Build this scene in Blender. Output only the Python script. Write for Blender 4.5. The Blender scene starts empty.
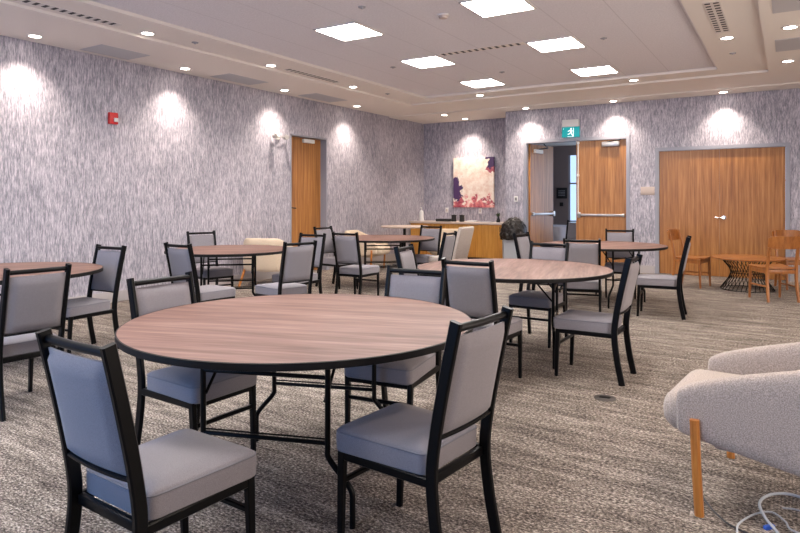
import bpy, bmesh, math, random
from mathutils import Vector, Matrix
PI = math.pi
random.seed(7)
scn = bpy.context.scene
COL = scn.collection

# ------------------------------------------------------------------ camera
THETA = 0.5578
cd = bpy.data.cameras.new('camera'); cam = bpy.data.objects.new('camera', cd); COL.objects.link(cam)
cam.location = (0, 0, 1.331); cam.rotation_euler = (PI/2, 0, THETA)
cd.sensor_width = 36; cd.lens = 622*36/800; cd.shift_y = -(266.5-200.4)/800
cd.clip_start = .05; cd.clip_end = 100
scn.camera = cam

# ------------------------------------------------------------------ world, exposure, big lights
w = bpy.data.worlds.new('world'); scn.world = w; w.use_nodes = True
w.node_tree.nodes['Background'].inputs[0].default_value = (.55, .70, 1, 1)
w.node_tree.nodes['Background'].inputs[1].default_value = .35
scn.view_settings.view_transform = 'Standard'; scn.view_settings.look = 'None'
scn.view_settings.gamma = 1; scn.view_settings.use_curve_mapping = False
scn.view_settings.exposure = 0.75
TROFFER = 27.0
SPOT_W = 88.0
SPOT_RING = 16.0
WINDOW_W = 38.0

def area(name, loc, rot, sx, sy, power, col):
    l = bpy.data.lights.new(name, 'AREA'); l.shape = 'RECTANGLE'; l.size = sx; l.size_y = sy
    l.energy = power; l.color = col
    o = bpy.data.objects.new(name, l); COL.objects.link(o); o.location = loc; o.rotation_euler = rot
    return o
BACKY = -3.2
for i, x in enumerate((-6.0, -3.9, -1.8)):      # daylight through the three windows behind the camera
    area('window_daylight', (x, BACKY+.06, 1.55), (PI/2, 0, 0), 1.6, 2.2, WINDOW_W, (.20, .48, 1))
for i, y in enumerate((6.5, 2.5)):               # warm fill added at two unseen windows put into the right wall
    area('window_daylight', (3.84, y, 1.55), (PI/2, 0, PI/2), 1.8, 2.2, 75, (1, .87, .76))
area('far_room_daylight', (-1.6, 15.6, 1.6), (PI/2, 0, PI/2+.2), 1.6, 2.2, 26, (.75, .82, 1))

# ------------------------------------------------------------------ materials
def mat(name, base=(.5, .5, .5), rough=.6, metal=0, spec=.5, emit=None, es=0):
    m = bpy.data.materials.new(name); m.use_nodes = True
    b = m.node_tree.nodes['Principled BSDF']
    b.inputs['Base Color'].default_value = (*base, 1); b.inputs['Roughness'].default_value = rough
    b.inputs['Metallic'].default_value = metal; b.inputs['Specular IOR Level'].default_value = spec
    if emit:
        b.inputs['Emission Color'].default_value = (*emit, 1); b.inputs['Emission Strength'].default_value = es
    return m
class NT:
    def __init__(s, m): s.t = m.node_tree; s.b = s.t.nodes['Principled BSDF']
    def n(s, typ, **kw):
        nd = s.t.nodes.new(typ)
        for k, v in kw.items(): setattr(nd, k, v)
        return nd
    def l(s, a, b): s.t.links.new(a, b)
    def coords(s, scale, rot=(0, 0, 0), kind='Object'):
        tc = s.n('ShaderNodeTexCoord'); mp = s.n('ShaderNodeMapping')
        mp.inputs['Scale'].default_value = scale; mp.inputs['Rotation'].default_value = rot
        s.l(tc.outputs[kind], mp.inputs['Vector']); return mp.outputs[0]
    def noise(s, vec, scale=1, detail=3, rough=.6, dist=0):
        nd = s.n('ShaderNodeTexNoise'); nd.inputs['Scale'].default_value = scale
        nd.inputs['Detail'].default_value = detail; nd.inputs['Roughness'].default_value = rough
        nd.inputs['Distortion'].default_value = dist
        s.l(vec, nd.inputs['Vector']); return nd.outputs['Fac']
    def ramp(s, fac, stops, interp='LINEAR'):
        r = s.n('ShaderNodeValToRGB'); cr = r.color_ramp; cr.interpolation = interp
        while len(cr.elements) < len(stops): cr.elements.new(.5)
        for e, (p, c) in zip(cr.elements, stops): e.position = p; e.color = (*c, 1) if len(c) == 3 else c
        s.l(fac, r.inputs[0]); return r.outputs[0]
    def mix(s, f, a, b, mode='MIX'):
        m = s.n('ShaderNodeMix', data_type='RGBA', blend_type=mode)
        if isinstance(f, (int, float)): m.inputs[0].default_value = f
        else: s.l(f, m.inputs[0])
        for v, i in ((a, 6), (b, 7)):
            if isinstance(v, tuple): m.inputs[i].default_value = (*v, 1)
            else: s.l(v, m.inputs[i])
        return m.outputs[2]
    def math(s, op, a, b=0.0):
        m = s.n('ShaderNodeMath', operation=op)
        for v, i in ((a, 0), (b, 1)):
            if isinstance(v, (int, float)): m.inputs[i].default_value = v
            else: s.l(v, m.inputs[i])
        return m.outputs[0]
    def bump(s, h, strength=.3, dist=.01):
        b = s.n('ShaderNodeBump'); b.inputs['Strength'].default_value = strength; b.inputs['Distance'].default_value = dist
        s.l(h, b.inputs['Height']); s.l(b.outputs[0], s.b.inputs['Normal'])
    def col(s, c): s.l(c, s.b.inputs['Base Color'])
M = {}
def G(k, *a, **kw): M[k] = mat(k, *a, **kw); return M[k]
# wallpaper: fine vertical strokes of lilac, silver and grey
n = NT(G('wallpaper', rough=.55))
a1 = n.noise(n.coords((66, 66, 8.5)), 1, 3, .65)
a2 = n.noise(n.coords((140, 140, 24)), 1, 2, .6)
a3 = n.noise(n.coords((2.2, 2.2, 1.6)), 1, 2, .5)
f = n.math('ADD', n.math('MULTIPLY', a1, .62), n.math('MULTIPLY', a2, .38))
f = n.math('ADD', f, n.math('MULTIPLY', n.math('SUBTRACT', a3, .5), .12))
n.col(n.ramp(f, [(.34, (.16, .16, .185)), (.46, (.30, .285, .325)), (.55, (.47, .435, .485)), (.67, (.70, .64, .68))]))
def wood(key, cols, sc, rough=.4, rot=(0, 0, 0)):
    n = NT(G(key, rough=rough))
    v = n.coords(sc, rot)
    a = n.noise(v, 1, 4, .6, .3); b = n.noise(n.coords(tuple(s*3.5 for s in sc), rot), 1, 2, .5)
    f = n.math('ADD', n.math('MULTIPLY', a, .7), n.math('MULTIPLY', b, .3))
    n.col(n.ramp(f, cols)); return n
wood('door_oak', [(.34, (.22, .082, .018)), (.5, (.36, .148, .036)), (.66, (.50, .235, .070))], (24, 24, .9), .38)
wood('cabinet_oak', [(.32, (.42, .17, .03)), (.5, (.58, .26, .045)), (.68, (.68, .36, .09))], (30, 30, 1.2), .4)
wood('chair_oak', [(.3, (.19, .060, .014)), (.5, (.32, .11, .024)), (.7, (.42, .165, .04))], (30, 30, 3), .35)
wood('armchair_oak', [(.3, (.34, .11, .02)), (.5, (.48, .17, .03)), (.7, (.58, .24, .05))], (30, 30, 3), .35)
wood('walnut_top', [(.30, (.085, .040, .030)), (.44, (.155, .078, .060)), (.56, (.22, .122, .097)), (.70, (.30, .185, .15))], (1.1, 13, 1.1), .48, (0, 0, .23)).b.inputs['Specular IOR Level'].default_value = .25
wood('light_top', [(.3, (.55, .42, .34)), (.7, (.66, .54, .46))], (1, 12, 1), .4)
# carpet: ribbed loop pile in streaks along X
n = NT(G('carpet', rough=.95, spec=.1))
s1 = n.noise(n.coords((1.2, 10, 1)), 1, 4, .6, .2)
s2 = n.noise(n.coords((62, 105, 1)), 1, 2, .75)
s3 = n.noise(n.coords((5, 26, 1)), 1, 3, .6)
f = n.math('ADD', n.math('ADD', n.math('MULTIPLY', s1, .19), n.math('MULTIPLY', s2, .63)), n.math('MULTIPLY', s3, .18))
n.col(n.ramp(f, [(.38, (.030, .024, .021)), (.46, (.125, .102, .088)), (.53, (.28, .235, .20)), (.62, (.66, .575, .50))]))
wv = n.n('ShaderNodeTexWave', wave_type='BANDS', bands_direction='X'); wv.inputs['Scale'].default_value = 22
wv.inputs['Distortion'].default_value = 1.5
tc = n.n('ShaderNodeTexCoord'); n.l(tc.outputs['Object'], wv.inputs['Vector'])
n.bump(n.math('ADD', n.math('MULTIPLY', wv.outputs['Fac'], .28), n.math('MULTIPLY', s2, 1.3)), .75, .012)
# fabrics
def fabric(key, base, var=.12, sc=420, b=.35):
    n = NT(G(key, rough=.92, spec=.2))
    a = n.noise(n.coords((sc, sc, sc)), 1, 2, .6)
    d = tuple(c*(1-var*1.6) for c in base); l = tuple(min(1, c*(1+var*1.4)) for c in base)
    n.col(n.ramp(a, [(.3, d), (.7, l)])); n.bump(a, b, .002)
    n.b.inputs['Sheen Weight'].default_value = .15
fabric('grey_fabric', (.235, .215, .232))
fabric('cream_boucle', (.46, .385, .335), .25, 210, .9)
fabric('cream_plain', (.62, .50, .37), .08, 200, .3)
G('piping', (.17, .165, .185), .8)
G('black_metal', (.003, .003, .0035), .34, 0, .16)
G('rubber', (.02, .02, .02), .8)
G('edge_black', (.008, .007, .007), .55, 0, .2)
G('soffit_paint', (.82, .76, .69), .8)
G('ring_paint', (.82, .765, .70), .8)
G('baseboard_paint', (.43, .39, .38), .5)
G('frame_paint', (.30, .30, .34), .45)
G('white_plastic', (.75, .73, .70), .5)
G('steel', (.50, .48, .46), .4, .9)
G('chrome', (.75, .74, .73), .2, 1)
G('dark', (.012, .012, .012), .6)
G('grille_paint', (.34, .34, .36), .6)
G('vent_paint', (.55, .54, .55), .6)
G('lamp_trim', (.70, .66, .62), .5)
G('red', (.55, .012, .012), .35)
G('teal', (.0, .25, .27), .4, emit=(.0, .36, .38), es=.35)
G('sign_white', (.9, .95, .95), .5, emit=(.8, 1, 1), es=.5)
G('lens', (.9, .9, .9), .4, emit=(1, .965, .93), es=TROFFER)
G('spot_lens', (.9, .9, .9), .4, emit=(1, .90, .80), es=14)
G('cable_white', (.5, .52, .55), .5)
G('cable_black', (.03, .03, .035), .5)
G('cable_blue', (.03, .12, .55), .4)
G('bin_grey', (.40, .42, .45), .6)
G('bag_black', (.010, .007, .006), .28, 0, .35)
G('plant', (.05, .09, .03), .7)
G('counter_stone', (.62, .50, .42), .35)
G('dark_wall', (.30, .24, .23), .8)
G('sky_glass', (.3, .4, .5), .1, emit=(.50, .70, 1), es=.75)
G('cloth_white', (.55, .52, .55), .85)
G('plate_beige', (.52, .42, .36), .5)
G('floor_box', (.06, .05, .045), .6)
# bump on the bag so it reads as crumpled film
n = NT(M['bag_black']); n.bump(n.noise(n.coords((14, 14, 14)), 1, 3, .6, 1.0), .6, .05)
# acoustic tiles with narrow joints every 0.61 m
n = NT(G('tile_ceiling', rough=.9, spec=.1))
tcn = n.n('ShaderNodeTexCoord'); sp = n.n('ShaderNodeSeparateXYZ'); n.l(tcn.outputs['Object'], sp.inputs[0])
def joint(out, per, off, wd):
    p = n.math('PINGPONG', n.math('ADD', out, off), per/2); return n.math('LESS_THAN', p, wd)
jx = joint(sp.outputs['X'], .605, 4.53+6.05, .006); jy = joint(sp.outputs['Y'], 1.21, -7.24+12.1, .0035)
j = n.math('MAXIMUM', n.math('MULTIPLY', jx, .30), n.math('MULTIPLY', jy, .08))
a = n.noise(n.coords((60, 60, 60)), 1, 2, .7)
n.col(n.mix(j, n.ramp(a, [(.3, (.72, .70, .72)), (.7, (.84, .82, .84))]), (.42, .40, .41)))
# abstract canvas: cream field with rose and violet clouds
n = NT(G('painting', rough=.7))
tcn = n.n('ShaderNodeTexCoord'); sp = n.n('ShaderNodeSeparateXYZ'); n.l(tcn.outputs['Object'], sp.inputs[0])
X_, Z_ = sp.outputs['X'], sp.outputs['Z']
nz = n.noise(n.coords((3.2, 3.2, 3.2)), 1, 5, .65, .6); nz2 = n.noise(n.coords((7, 7, 7)), 1, 4, .7)
base = n.ramp(nz2, [(.35, (.80, .58, .46)), (.6, (.95, .83, .72))])
def blob(cx, cz, r):
    d = n.math('SQRT', n.math('ADD', n.math('POWER', n.math('SUBTRACT', X_, cx), 2), n.math('POWER', n.math('SUBTRACT', Z_, cz), 2)))
    return n.math('LESS_THAN', n.math('ADD', d, n.math('MULTIPLY', n.math('SUBTRACT', nz, .5), 1.0)), r)
low = n.math('LESS_THAN', n.math('ADD', Z_, n.math('MULTIPLY', n.math('SUBTRACT', nz2, .5), 1.1)), -.40)
c = n.mix(low, base, n.ramp(nz, [(.38, (.30, .03, .07)), (.5, (.75, .22, .22)), (.6, (.93, .68, .60))]))
c = n.mix(blob(-.45, -.12, .20), c, (.07, .03, .11)); c = n.mix(blob(.50, .26, .13), c, (.42, .10, .13)); c = n.mix(blob(.53, .52, .17), c, (.06, .03, .10))
n.col(c)

# ------------------------------------------------------------------ mesh helpers
def obj(name, bm, m, parent=None, smooth=True, kind=None):
    me = bpy.data.meshes.new(name); bmesh.ops.recalc_face_normals(bm, faces=bm.faces[:]); bm.to_mesh(me); bm.free()
    me.materials.append(M[m] if isinstance(m, str) else m)
    if smooth:
        for p in me.polygons: p.use_smooth = True
        try: me.set_sharp_from_angle(angle=math.radians(38))
        except Exception: pass
    o = bpy.data.objects.new(name, me); COL.objects.link(o)
    if parent: o.parent = parent
    if kind: o['kind'] = kind
    return o
def thing(name, label, cat, loc=(0, 0, 0), rz=0, group=None):
    o = bpy.data.objects.new(name, None); COL.objects.link(o); o.location = loc; o.rotation_euler = (0, 0, rz)
    o.empty_display_size = .1; o['label'] = label; o['category'] = cat
    if group: o['group'] = group
    return o
def tag(o, label, cat, group=None):
    o['label'] = label; o['category'] = cat
    if group: o['group'] = group
    return o
def dup(root, loc, rz, label, group=None):
    r = root.copy(); COL.objects.link(r); r.location = loc; r.rotation_euler = (0, 0, rz); r['label'] = label
    if group: r['group'] = group
    for ch in list(root.children):
        c = ch.copy(); COL.objects.link(c); c.parent = r
        for g in list(ch.children):
            d = g.copy(); COL.objects.link(d); d.parent = c
    return r
def box(bm, c, s, rz=0, bev=0, seg=2):
    b2 = bmesh.new(); bmesh.ops.create_cube(b2, size=1)
    for v in b2.verts: v.co = Vector((v.co.x*s[0], v.co.y*s[1], v.co.z*s[2]))
    if bev: bmesh.ops.bevel(b2, geom=b2.edges[:], offset=bev, segments=seg, affect='EDGES', profile=.5)
    mx = Matrix.Translation(c) @ Matrix.Rotation(rz, 4, 'Z')
    bmesh.ops.transform(b2, matrix=mx, verts=b2.verts[:])
    me = bpy.data.meshes.new('t'); b2.to_mesh(me); b2.free(); bm.from_mesh(me); bpy.data.meshes.remove(me); return bm
def bx(x0, x1, y0, y1, z0, z1, bev=0, bm=None):
    bm = bm or bmesh.new(); return box(bm, ((x0+x1)/2, (y0+y1)/2, (z0+z1)/2), (x1-x0, y1-y0, z1-z0), 0, bev)
def smoothpath(pts, k=6):
    P = [Vector(p) for p in pts]; Q = [2*P[0]-P[1]]+P+[2*P[-1]-P[-2]]; out = []
    for i in range(1, len(Q)-2):
        for j in range(k):
            t = j/k; a, b, c, d = Q[i-1:i+3]
            out.append(.5*((2*b)+(c-a)*t+(2*a-5*b+4*c-d)*t*t+(3*b-a-3*c+d)*t*t*t))
    out.append(P[-1]); return out
def sweep(bm, pts, prof, up=Vector((1, 0, 0)), cap=True, closed=False):
    """prof: list of (a,b) offsets: a along 'up' side axis, b along normal; or a radius"""
    P = [Vector(p) for p in pts]; N = len(P)
    if isinstance(prof, (int, float)):
        r = prof; ns = 10 if r > .004 else 6; prof = [(r*math.cos(2*PI*i/ns), r*math.sin(2*PI*i/ns)) for i in range(ns)]
    rings = []
    for i, p in enumerate(P):
        if closed: t = P[(i+1) % N]-P[i-1]
        else: t = P[min(i+1, N-1)]-P[max(i-1, 0)]
        t.normalize(); u = up-t*up.dot(t)
        if u.length < 1e-3: u = Vector((0, 1, 0))-t*t.y
        if u.length < 1e-3: u = Vector((0, 0, 1))-t*t.z
        u.normalize(); v = t.cross(u)
        pr = prof(i/(N-1)) if callable(prof) else prof
        rings.append([bm.verts.new(p+u*a+v*b) for a, b in pr])
    for i in range(N if closed else N-1):
        r0, r1 = rings[i], rings[(i+1) % N]
        for k in range(len(r0)): bm.faces.new((r0[k], r0[(k+1) % len(r0)], r1[(k+1) % len(r0)], r1[k]))
    if cap and not closed: bm.faces.new(rings[0]); bm.faces.new(rings[-1][::-1])
    return bm
def rect(w, d, c=.004):
    w /= 2; d /= 2
    return [(w, -d+c), (w, d-c), (w-c, d), (-w+c, d), (-w, d-c), (-w, -d+c), (-w+c, -d), (w-c, -d)]
def lathe(bm, prof, n=48, c=(0, 0, 0)):
    c = Vector(c); rings = []
    for r, z in prof:
        if r < 1e-5: rings.append([bm.verts.new(c+Vector((0, 0, z)))])
        else: rings.append([bm.verts.new(c+Vector((r*math.cos(2*PI*i/n), r*math.sin(2*PI*i/n), z))) for i in range(n)])
    for a, b in zip(rings, rings[1:]):
        if len(a) == 1 and len(b) == 1: continue
        for i in range(n):
            j = (i+1) % n
            if len(a) == 1: bm.faces.new((a[0], b[i], b[j]))
            elif len(b) == 1: bm.faces.new((a[i], a[j], b[0]))
            else: bm.faces.new((a[i], a[j], b[j], b[i]))
    return bm

# ------------------------------------------------------------------ room shell
ZS, ZR, ZT = 3.184, 3.215, 3.252          # soffit, ring, tiled tray
XL, YD, XR, YF = -7.49, 12.055, 3.9, 13.1
def struct(name, bm, m, smooth=False): return obj(name, bm, m, smooth=smooth, kind='structure')
struct('floor', bx(XL-.3, XR+.2, BACKY-.2, YF+.2, -.1, 0), 'carpet')
# left wall with the recessed single door
DY0, DY1, DZ = 8.33, 9.37, 2.52
b = bx(XL-.3, XL, BACKY, DY0, 0, 3.3); bx(XL-.3, XL, DY1, YF+.2, 0, 3.3, bm=b); bx(XL-.3, XL, DY0, DY1, DZ, 3.3, bm=b)
struct('wall_left', b, 'wallpaper')
# wall with the two double doors; beyond X=-4.95 the serving recess opens
AX0, AX1, BX0, BX1, DH, DA = -4.51, -2.54, -2.00, -.02, 2.24, 2.50
b = bx(-4.95, AX0, YD, YD+.2, 0, 3.3); bx(AX1, BX0, YD, YD+.2, 0, 3.3, bm=b); bx(BX1, XR, YD, YD+.2, 0, 3.3, bm=b)
bx(AX0, AX1, YD, YD+.2, DA, 3.3, bm=b); bx(BX0, BX1, YD, YD+.2, DH, 3.3, bm=b)
struct('wall_back', b, 'wallpaper')
struct('wall_recess_side', bx(-4.95, -4.75, YD+.2, YF+.2, 0, 3.3), 'wallpaper')
struct('wall_recess', bx(XL, -4.95, YF, YF+.2, 0, 3.3), 'wallpaper')
b = bx(XR, XR+.2, BACKY, 1.6, 0, 3.3); bx(XR, XR+.2, 3.4, 5.6, 0, 3.3, bm=b); bx(XR, XR+.2, 7.4, YD+.2, 0, 3.3, bm=b)
for y in (2.5, 6.5): bx(XR, XR+.2, y-.9, y+.9, 0, .45, bm=b); bx(XR, XR+.2, y-.9, y+.9, 2.65, 3.3, bm=b)
struct('wall_right', b, 'wallpaper')
for i, y in enumerate((2.5, 6.5)):  # frames of the two unseen windows added for the warm fill
    fr = bmesh.new()
    for ya, yb, za, zb in ((y-.9, y-.84, .45, 2.65), (y+.84, y+.9, .45, 2.65), (y-.9, y+.9, .45, .51), (y-.9, y+.9, 2.59, 2.65), (y-.025, y+.025, .5, 2.6)):
        bx(XR+.06, XR+.14, ya, yb, za, zb, bm=fr)
    struct('window_%d' % (i+5), fr, 'frame_paint')
# wall behind the camera with three windows
b = bmesh.new(); edges = [XL-.3]
for x in (-6.0, -3.9, -1.8): edges += [x-.8, x+.8]
edges.append(XR+.2)
for i in range(0, len(edges), 2): bx(edges[i], edges[i+1], BACKY-.2, BACKY, 0, 3.3, bm=b)
bx(XL-.3, XR+.2, BACKY-.2, BACKY, 2.65, 3.3, bm=b); bx(XL-.3, XR+.2, BACKY-.2, BACKY, 0, .45, bm=b)
struct('wall_front', b, 'wallpaper')
for i, x in enumerate((-6.0, -3.9, -1.8)):
    fr = bmesh.new()
    for xa, xb, za, zb in ((x-.8, x-.74, .45, 2.65), (x+.74, x+.8, .45, 2.65), (x-.8, x+.8, .45, .51), (x-.8, x+.8, 2.59, 2.65), (x-.025, x+.025, .5, 2.6)):
        bx(xa, xb, BACKY-.14, BACKY-.06, za, zb, bm=fr)
    struct('window_%d' % (i+1), fr, 'frame_paint')
# ceilings: tiled tray, ring, lower soffit
TX0, TX1, TY1, TY0 = -5.69, -.86, 9.99, -2.2
RX0, RX1, RY1, RY0 = -6.25, -.24, 10.42, -2.7
struct('ceiling', bx(TX0-.1, TX1+.1, TY0-.1, TY1+.1, ZT, ZT+.05), 'tile_ceiling')
def ringbm(x0, x1, y0, y1, X0, X1, Y0, Y1, z, t):
    b = bx(X0, x0, Y0, Y1, z, z+t); bx(x1, X1, Y0, Y1, z, z+t, bm=b); bx(x0, x1, y1, Y1, z, z+t, bm=b); bx(x0, x1, Y0, y0, z, z+t, bm=b); return b
struct('ceiling_ring', ringbm(TX0, TX1, TY0, TY1, RX0-.05, RX1+.05, RY0-.05, RY1+.05, ZR, .037), 'ring_paint')
b = ringbm(RX0, RX1, RY0, RY1, XL, XR, BACKY, 11.55, ZS, .031)
struct('ceiling_soffit', b, 'soffit_paint')
struct('ceiling_beam', bx(XL, XR, 11.55, YD, ZS-.022, ZS+.03), 'soffit_paint')
struct('ceiling_recess', bx(XL, -4.95, YD, YF, ZS, ZS+.03), 'soffit_paint')
struct('baseboard_left', bx(XL, XL+.015, BACKY, DY0-.02, 0, .14, .004), 'baseboard_paint')
b = bx(-4.95, AX0-.06, YD-.015, YD, 0, .14); bx(AX1+.06, BX0-.06, YD-.015, YD, 0, .14, bm=b); bx(BX1+.06, XR, YD-.015, YD, 0, .14, bm=b)
struct('baseboard_back', b, 'baseboard_paint')
struct('baseboard_recess', bx(XL+.015, -7.46, DY1+.05, 12.3, 0, .14), 'baseboard_paint')

# door 1: single leaf set back in the left wall
def doorbox(name): 
    o = bpy.data.objects.new(name, None); COL.objects.link(o); o['kind'] = 'structure'; o.empty_display_size = .1; return o
d1 = doorbox('door_1')
b = bx(XL-.29, XL+.004, DY0, DY0+.03, 0, DZ); bx(XL-.29, XL+.004, DY1-.03, DY1, 0, DZ, bm=b); bx(XL-.29, XL+.004, DY0, DY1, DZ-.03, DZ, bm=b)
obj('door_frame', b, 'frame_paint', d1, False)
obj('door_leaf', bx(XL-.19, XL-.14, DY0+.03, DY1-.03, .01, DZ-.03), 'door_oak', d1, False)
b = bx(XL-.14, XL-.08, 8.80, 9.10, 2.40, 2.47, .008); obj('door_closer', b, 'white_plastic', d1)
b = bmesh.new(); bx(XL-.14, XL-.10, 8.41, 8.46, 1.08, 1.30, .006, bm=b); sweep(b, [(XL-.11, 8.43, 1.2), (XL-.07, 8.44, 1.2), (XL-.07, 8.56, 1.19)], .010); obj('door_lever', b, 'dark', d1)
b = lathe(bmesh.new(), [(0, 0), (.018, 0), (.018, .03), (0, .035)], 14); bmesh.ops.transform(b, matrix=Matrix.Translation((XL-.14, 8.435, 1.03)) @ Matrix.Rotation(PI/2, 4, 'Y'), verts=b.verts[:]); obj('door_lock', b, 'chrome', d1)
# door frames of the double doors
def dframe(x0, x1, parent, DA):
    b = bx(x0-.05, x0+.015, YD-.012, YD+.2, 0, DA+.045); bx(x1-.015, x1+.05, YD-.012, YD+.2, 0, DA+.045, bm=b); bx(x0+.015, x1-.015, YD-.012, YD+.2, DA-.015, DA+.045, bm=b)
    obj('door_frame', b, 'frame_paint', parent, False)
d2 = doorbox('door_2'); dframe(AX0, AX1, d2, DA)
def pushbar(parent, loc, rz, ln):
    b = bmesh.new(); box(b, (ln/2, -.035, 0), (ln, .035, .045), 0, .008); box(b, (.03, -.02, 0), (.06, .05, .11), 0, .008); box(b, (ln-.02, -.02, 0), (.04, .04, .06), 0, .006)
    o = obj('push_bar', b, 'steel', parent); o.location = loc; o.rotation_euler = (0, 0, rz)
    b = bmesh.new(); box(b, (ln*.68, -.056, 0), (ln*.5, .014, .03), 0, .005); p = obj('push_pad', b, 'grille_paint', o)
lf = obj('door_leaf', bx(-3.50, AX1-.016, YD+.04, YD+.085, .01, DA-.02), 'door_oak', d2, False)
b = bmesh.new(); sweep(b, [(-3.46, YD+.028, 1.1), (-3.46, YD+.028, DA-.03)], .011); box(b, (-3.46, YD+.02, 1.82), (.04, .04, .05), 0, .006); box(b, (-3.46, YD+.02, DA-.05), (.05, .04, .05), 0, .006); obj('vertical_rod', b, 'white_plastic', d2)
pushbar(d2, (-3.47, YD+.04, 1.05), 0, .88)
b = bx(-3.0, -2.68, YD-.025, YD+.04, 2.35, 2.44, .01); obj('door_closer', b, 'steel', d2)
b = sweep(bmesh.new(), [(-2.9, YD+.0, 2.44), (-2.75, YD-.06, 2.455), (-2.66, YD+.01, 2.47)], .010); obj('closer_arm', b, 'dark', d2)
# open leaf swings out into the next room
R0 = Matrix.Translation((-4.455, YD+.10, 0)) @ Matrix.Rotation(math.radians(79), 4, 'Z')
def leafpart(name, b, m):
    bmesh.ops.transform(b, matrix=R0, verts=b.verts[:]); return obj(name, b, m, d2, True)
leafpart('door_leaf', bx(0, .93, 0, .045, .01, DA-.02), 'door_oak')
b = bmesh.new(); box(b, (.47, -.035, 1.05), (.86, .035, .045), 0, .008); box(b, (.06, -.03, 1.05), (.05, .05, .07), 0, .008); box(b, (.88, -.03, 1.05), (.07, .06, .11), 0, .008); leafpart('push_bar', b, 'steel')
leafpart('door_closer', bx(.12, .42, -.06, 0, 2.30, 2.38, .01), 'white_plastic')
leafpart('closer_arm', sweep(bmesh.new(), [(.25, -.03, 2.38), (.5, -.12, 2.42), (.1, -.26, 2.46)], .012), 'dark')
d3 = doorbox('door_3'); dframe(BX0, BX1, d3, DH)
mid = (BX0+BX1)/2
obj('door_leaf', bx(BX0+.017, mid-.0015, YD+.03, YD+.075, .012, DH-.02), 'door_oak', d3, False)
obj('door_leaf', bx(mid+.0015, BX1-.017, YD+.03, YD+.075, .012, DH-.02), 'door_oak', d3, False)
b = lathe(bmesh.new(), [(0, -.055), (.020, -.055), (.028, -.045), (.028, -.03), (.012, -.024), (.012, -.008), (.036, -.006), (.036, 0)], 24)
bmesh.ops.transform(b, matrix=Matrix.Translation((mid+.07, YD+.03, 1.03)) @ Matrix.Rotation(-PI/2, 4, 'X'), verts=b.verts[:])
sweep(b, [(mid+.07, YD-.015, 1.03), (mid-.02, YD-.02, 1.03), (mid-.06, YD-.018, 1.035)], .012); obj('door_lever', b, 'chrome', d3)
for z in (.25, 1.1, 1.98):
    obj('hinge', bx(BX1-.02, BX1-.004, YD+.012, YD+.03, z-.055, z+.055, .003), 'steel', d3)

# ------------------------------------------------------------------ room beyond the open doorway
struct('floor_far_room', bx(-7.2, 0, YF+.2, 16.4, -.1, 0), 'carpet')
struct('floor_doorway', bx(-4.75, 0, YD+.2, YF+.2, .0005, .001), 'carpet')
struct('ceiling_far_room', bx(-4.75, 0, YD+.2, 16.4, 2.75, 2.8), 'soffit_paint')
struct('wall_far_room', bx(-7.2, -4.84, 16.0, 16.2, 0, 2.8), 'dark_wall')
b = bx(-4.84, 0, 16.0, 16.2, 0, .3); bx(-4.84, 0, 16.0, 16.2, 2.5, 2.8, bm=b)
struct('wall_far_window', b, 'dark_wall')
struct('wall_far_side', bx(-7.4, -7.2, YF+.2, 16.2, 0, 2.8), 'dark_wall')
struct('ceiling_far_side', bx(-7.2, -4.75, YF+.2, 16.4, 2.75, 2.8), 'soffit_paint')
w4 = doorbox('window_4')
obj('window_pane', bx(-4.84, 0, 16.08, 16.1, .3, 2.5), 'sky_glass', w4, False)
b = bmesh.new()
for x in (-4.82, -4.1, -3.2): bx(x-.02, x+.02, 16.02, 16.07, .3, 2.5, bm=b)
bx(-4.84, 0, 16.02, 16.07, 1.75, 1.79, bm=b); obj('window_frame', b, 'frame_paint', w4, False)

# ------------------------------------------------------------------ ceiling fixtures
tro = None
TR = [(-4.235, 5.70), (-2.42, 5.70), (-4.235, 7.53), (-2.42, 7.51), (-4.235, 9.34), (-2.43, 9.34)]
TRL = ['square light panel nearest the top left of the ceiling tray', 'square light panel cut by the top edge of the picture', 'square light panel of the second row nearer the left wall', 'square light panel of the second row beside the long slot diffuser', 'square light panel of the last row, nearer the far left tray corner', 'square light panel of the last row in front of the open double doors']
for i, ((x, y), lb) in enumerate(zip(TR, TRL)):
    if tro is None:
        tro = thing('ceiling_light', lb, 'ceiling light', (x, y, ZT), 0, 'square ceiling light panels')
        s = .29
        b = bx(-s, -s+.02, -s, s, -.012, 0); bx(s-.02, s, -s, s, -.012, 0, bm=b); bx(-s, s, -s, -s+.02, -.012, 0, bm=b); bx(-s, s, s-.02, s, -.012, 0, bm=b)
        obj('frame', b, 'lamp_trim', tro, False)
        obj('diffuser', bx(-s+.02, s-.02, -s+.02, s-.02, -.008, -.001), 'lens', tro, False)
    else: dup(tro, (x, y, ZT), 0, lb)
for yy, row in ((3.87, 'just above the picture'), (2.04, 'over the front table'), (.2, 'beside the photographer')):
    for x, sd in ((-4.235, 'left'), (-2.42, 'right')): dup(tro, (x, yy, ZT), 0, 'square light panel out of view %s, %s one of its row' % (row, sd), 'ceiling light panels out of view')
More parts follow.
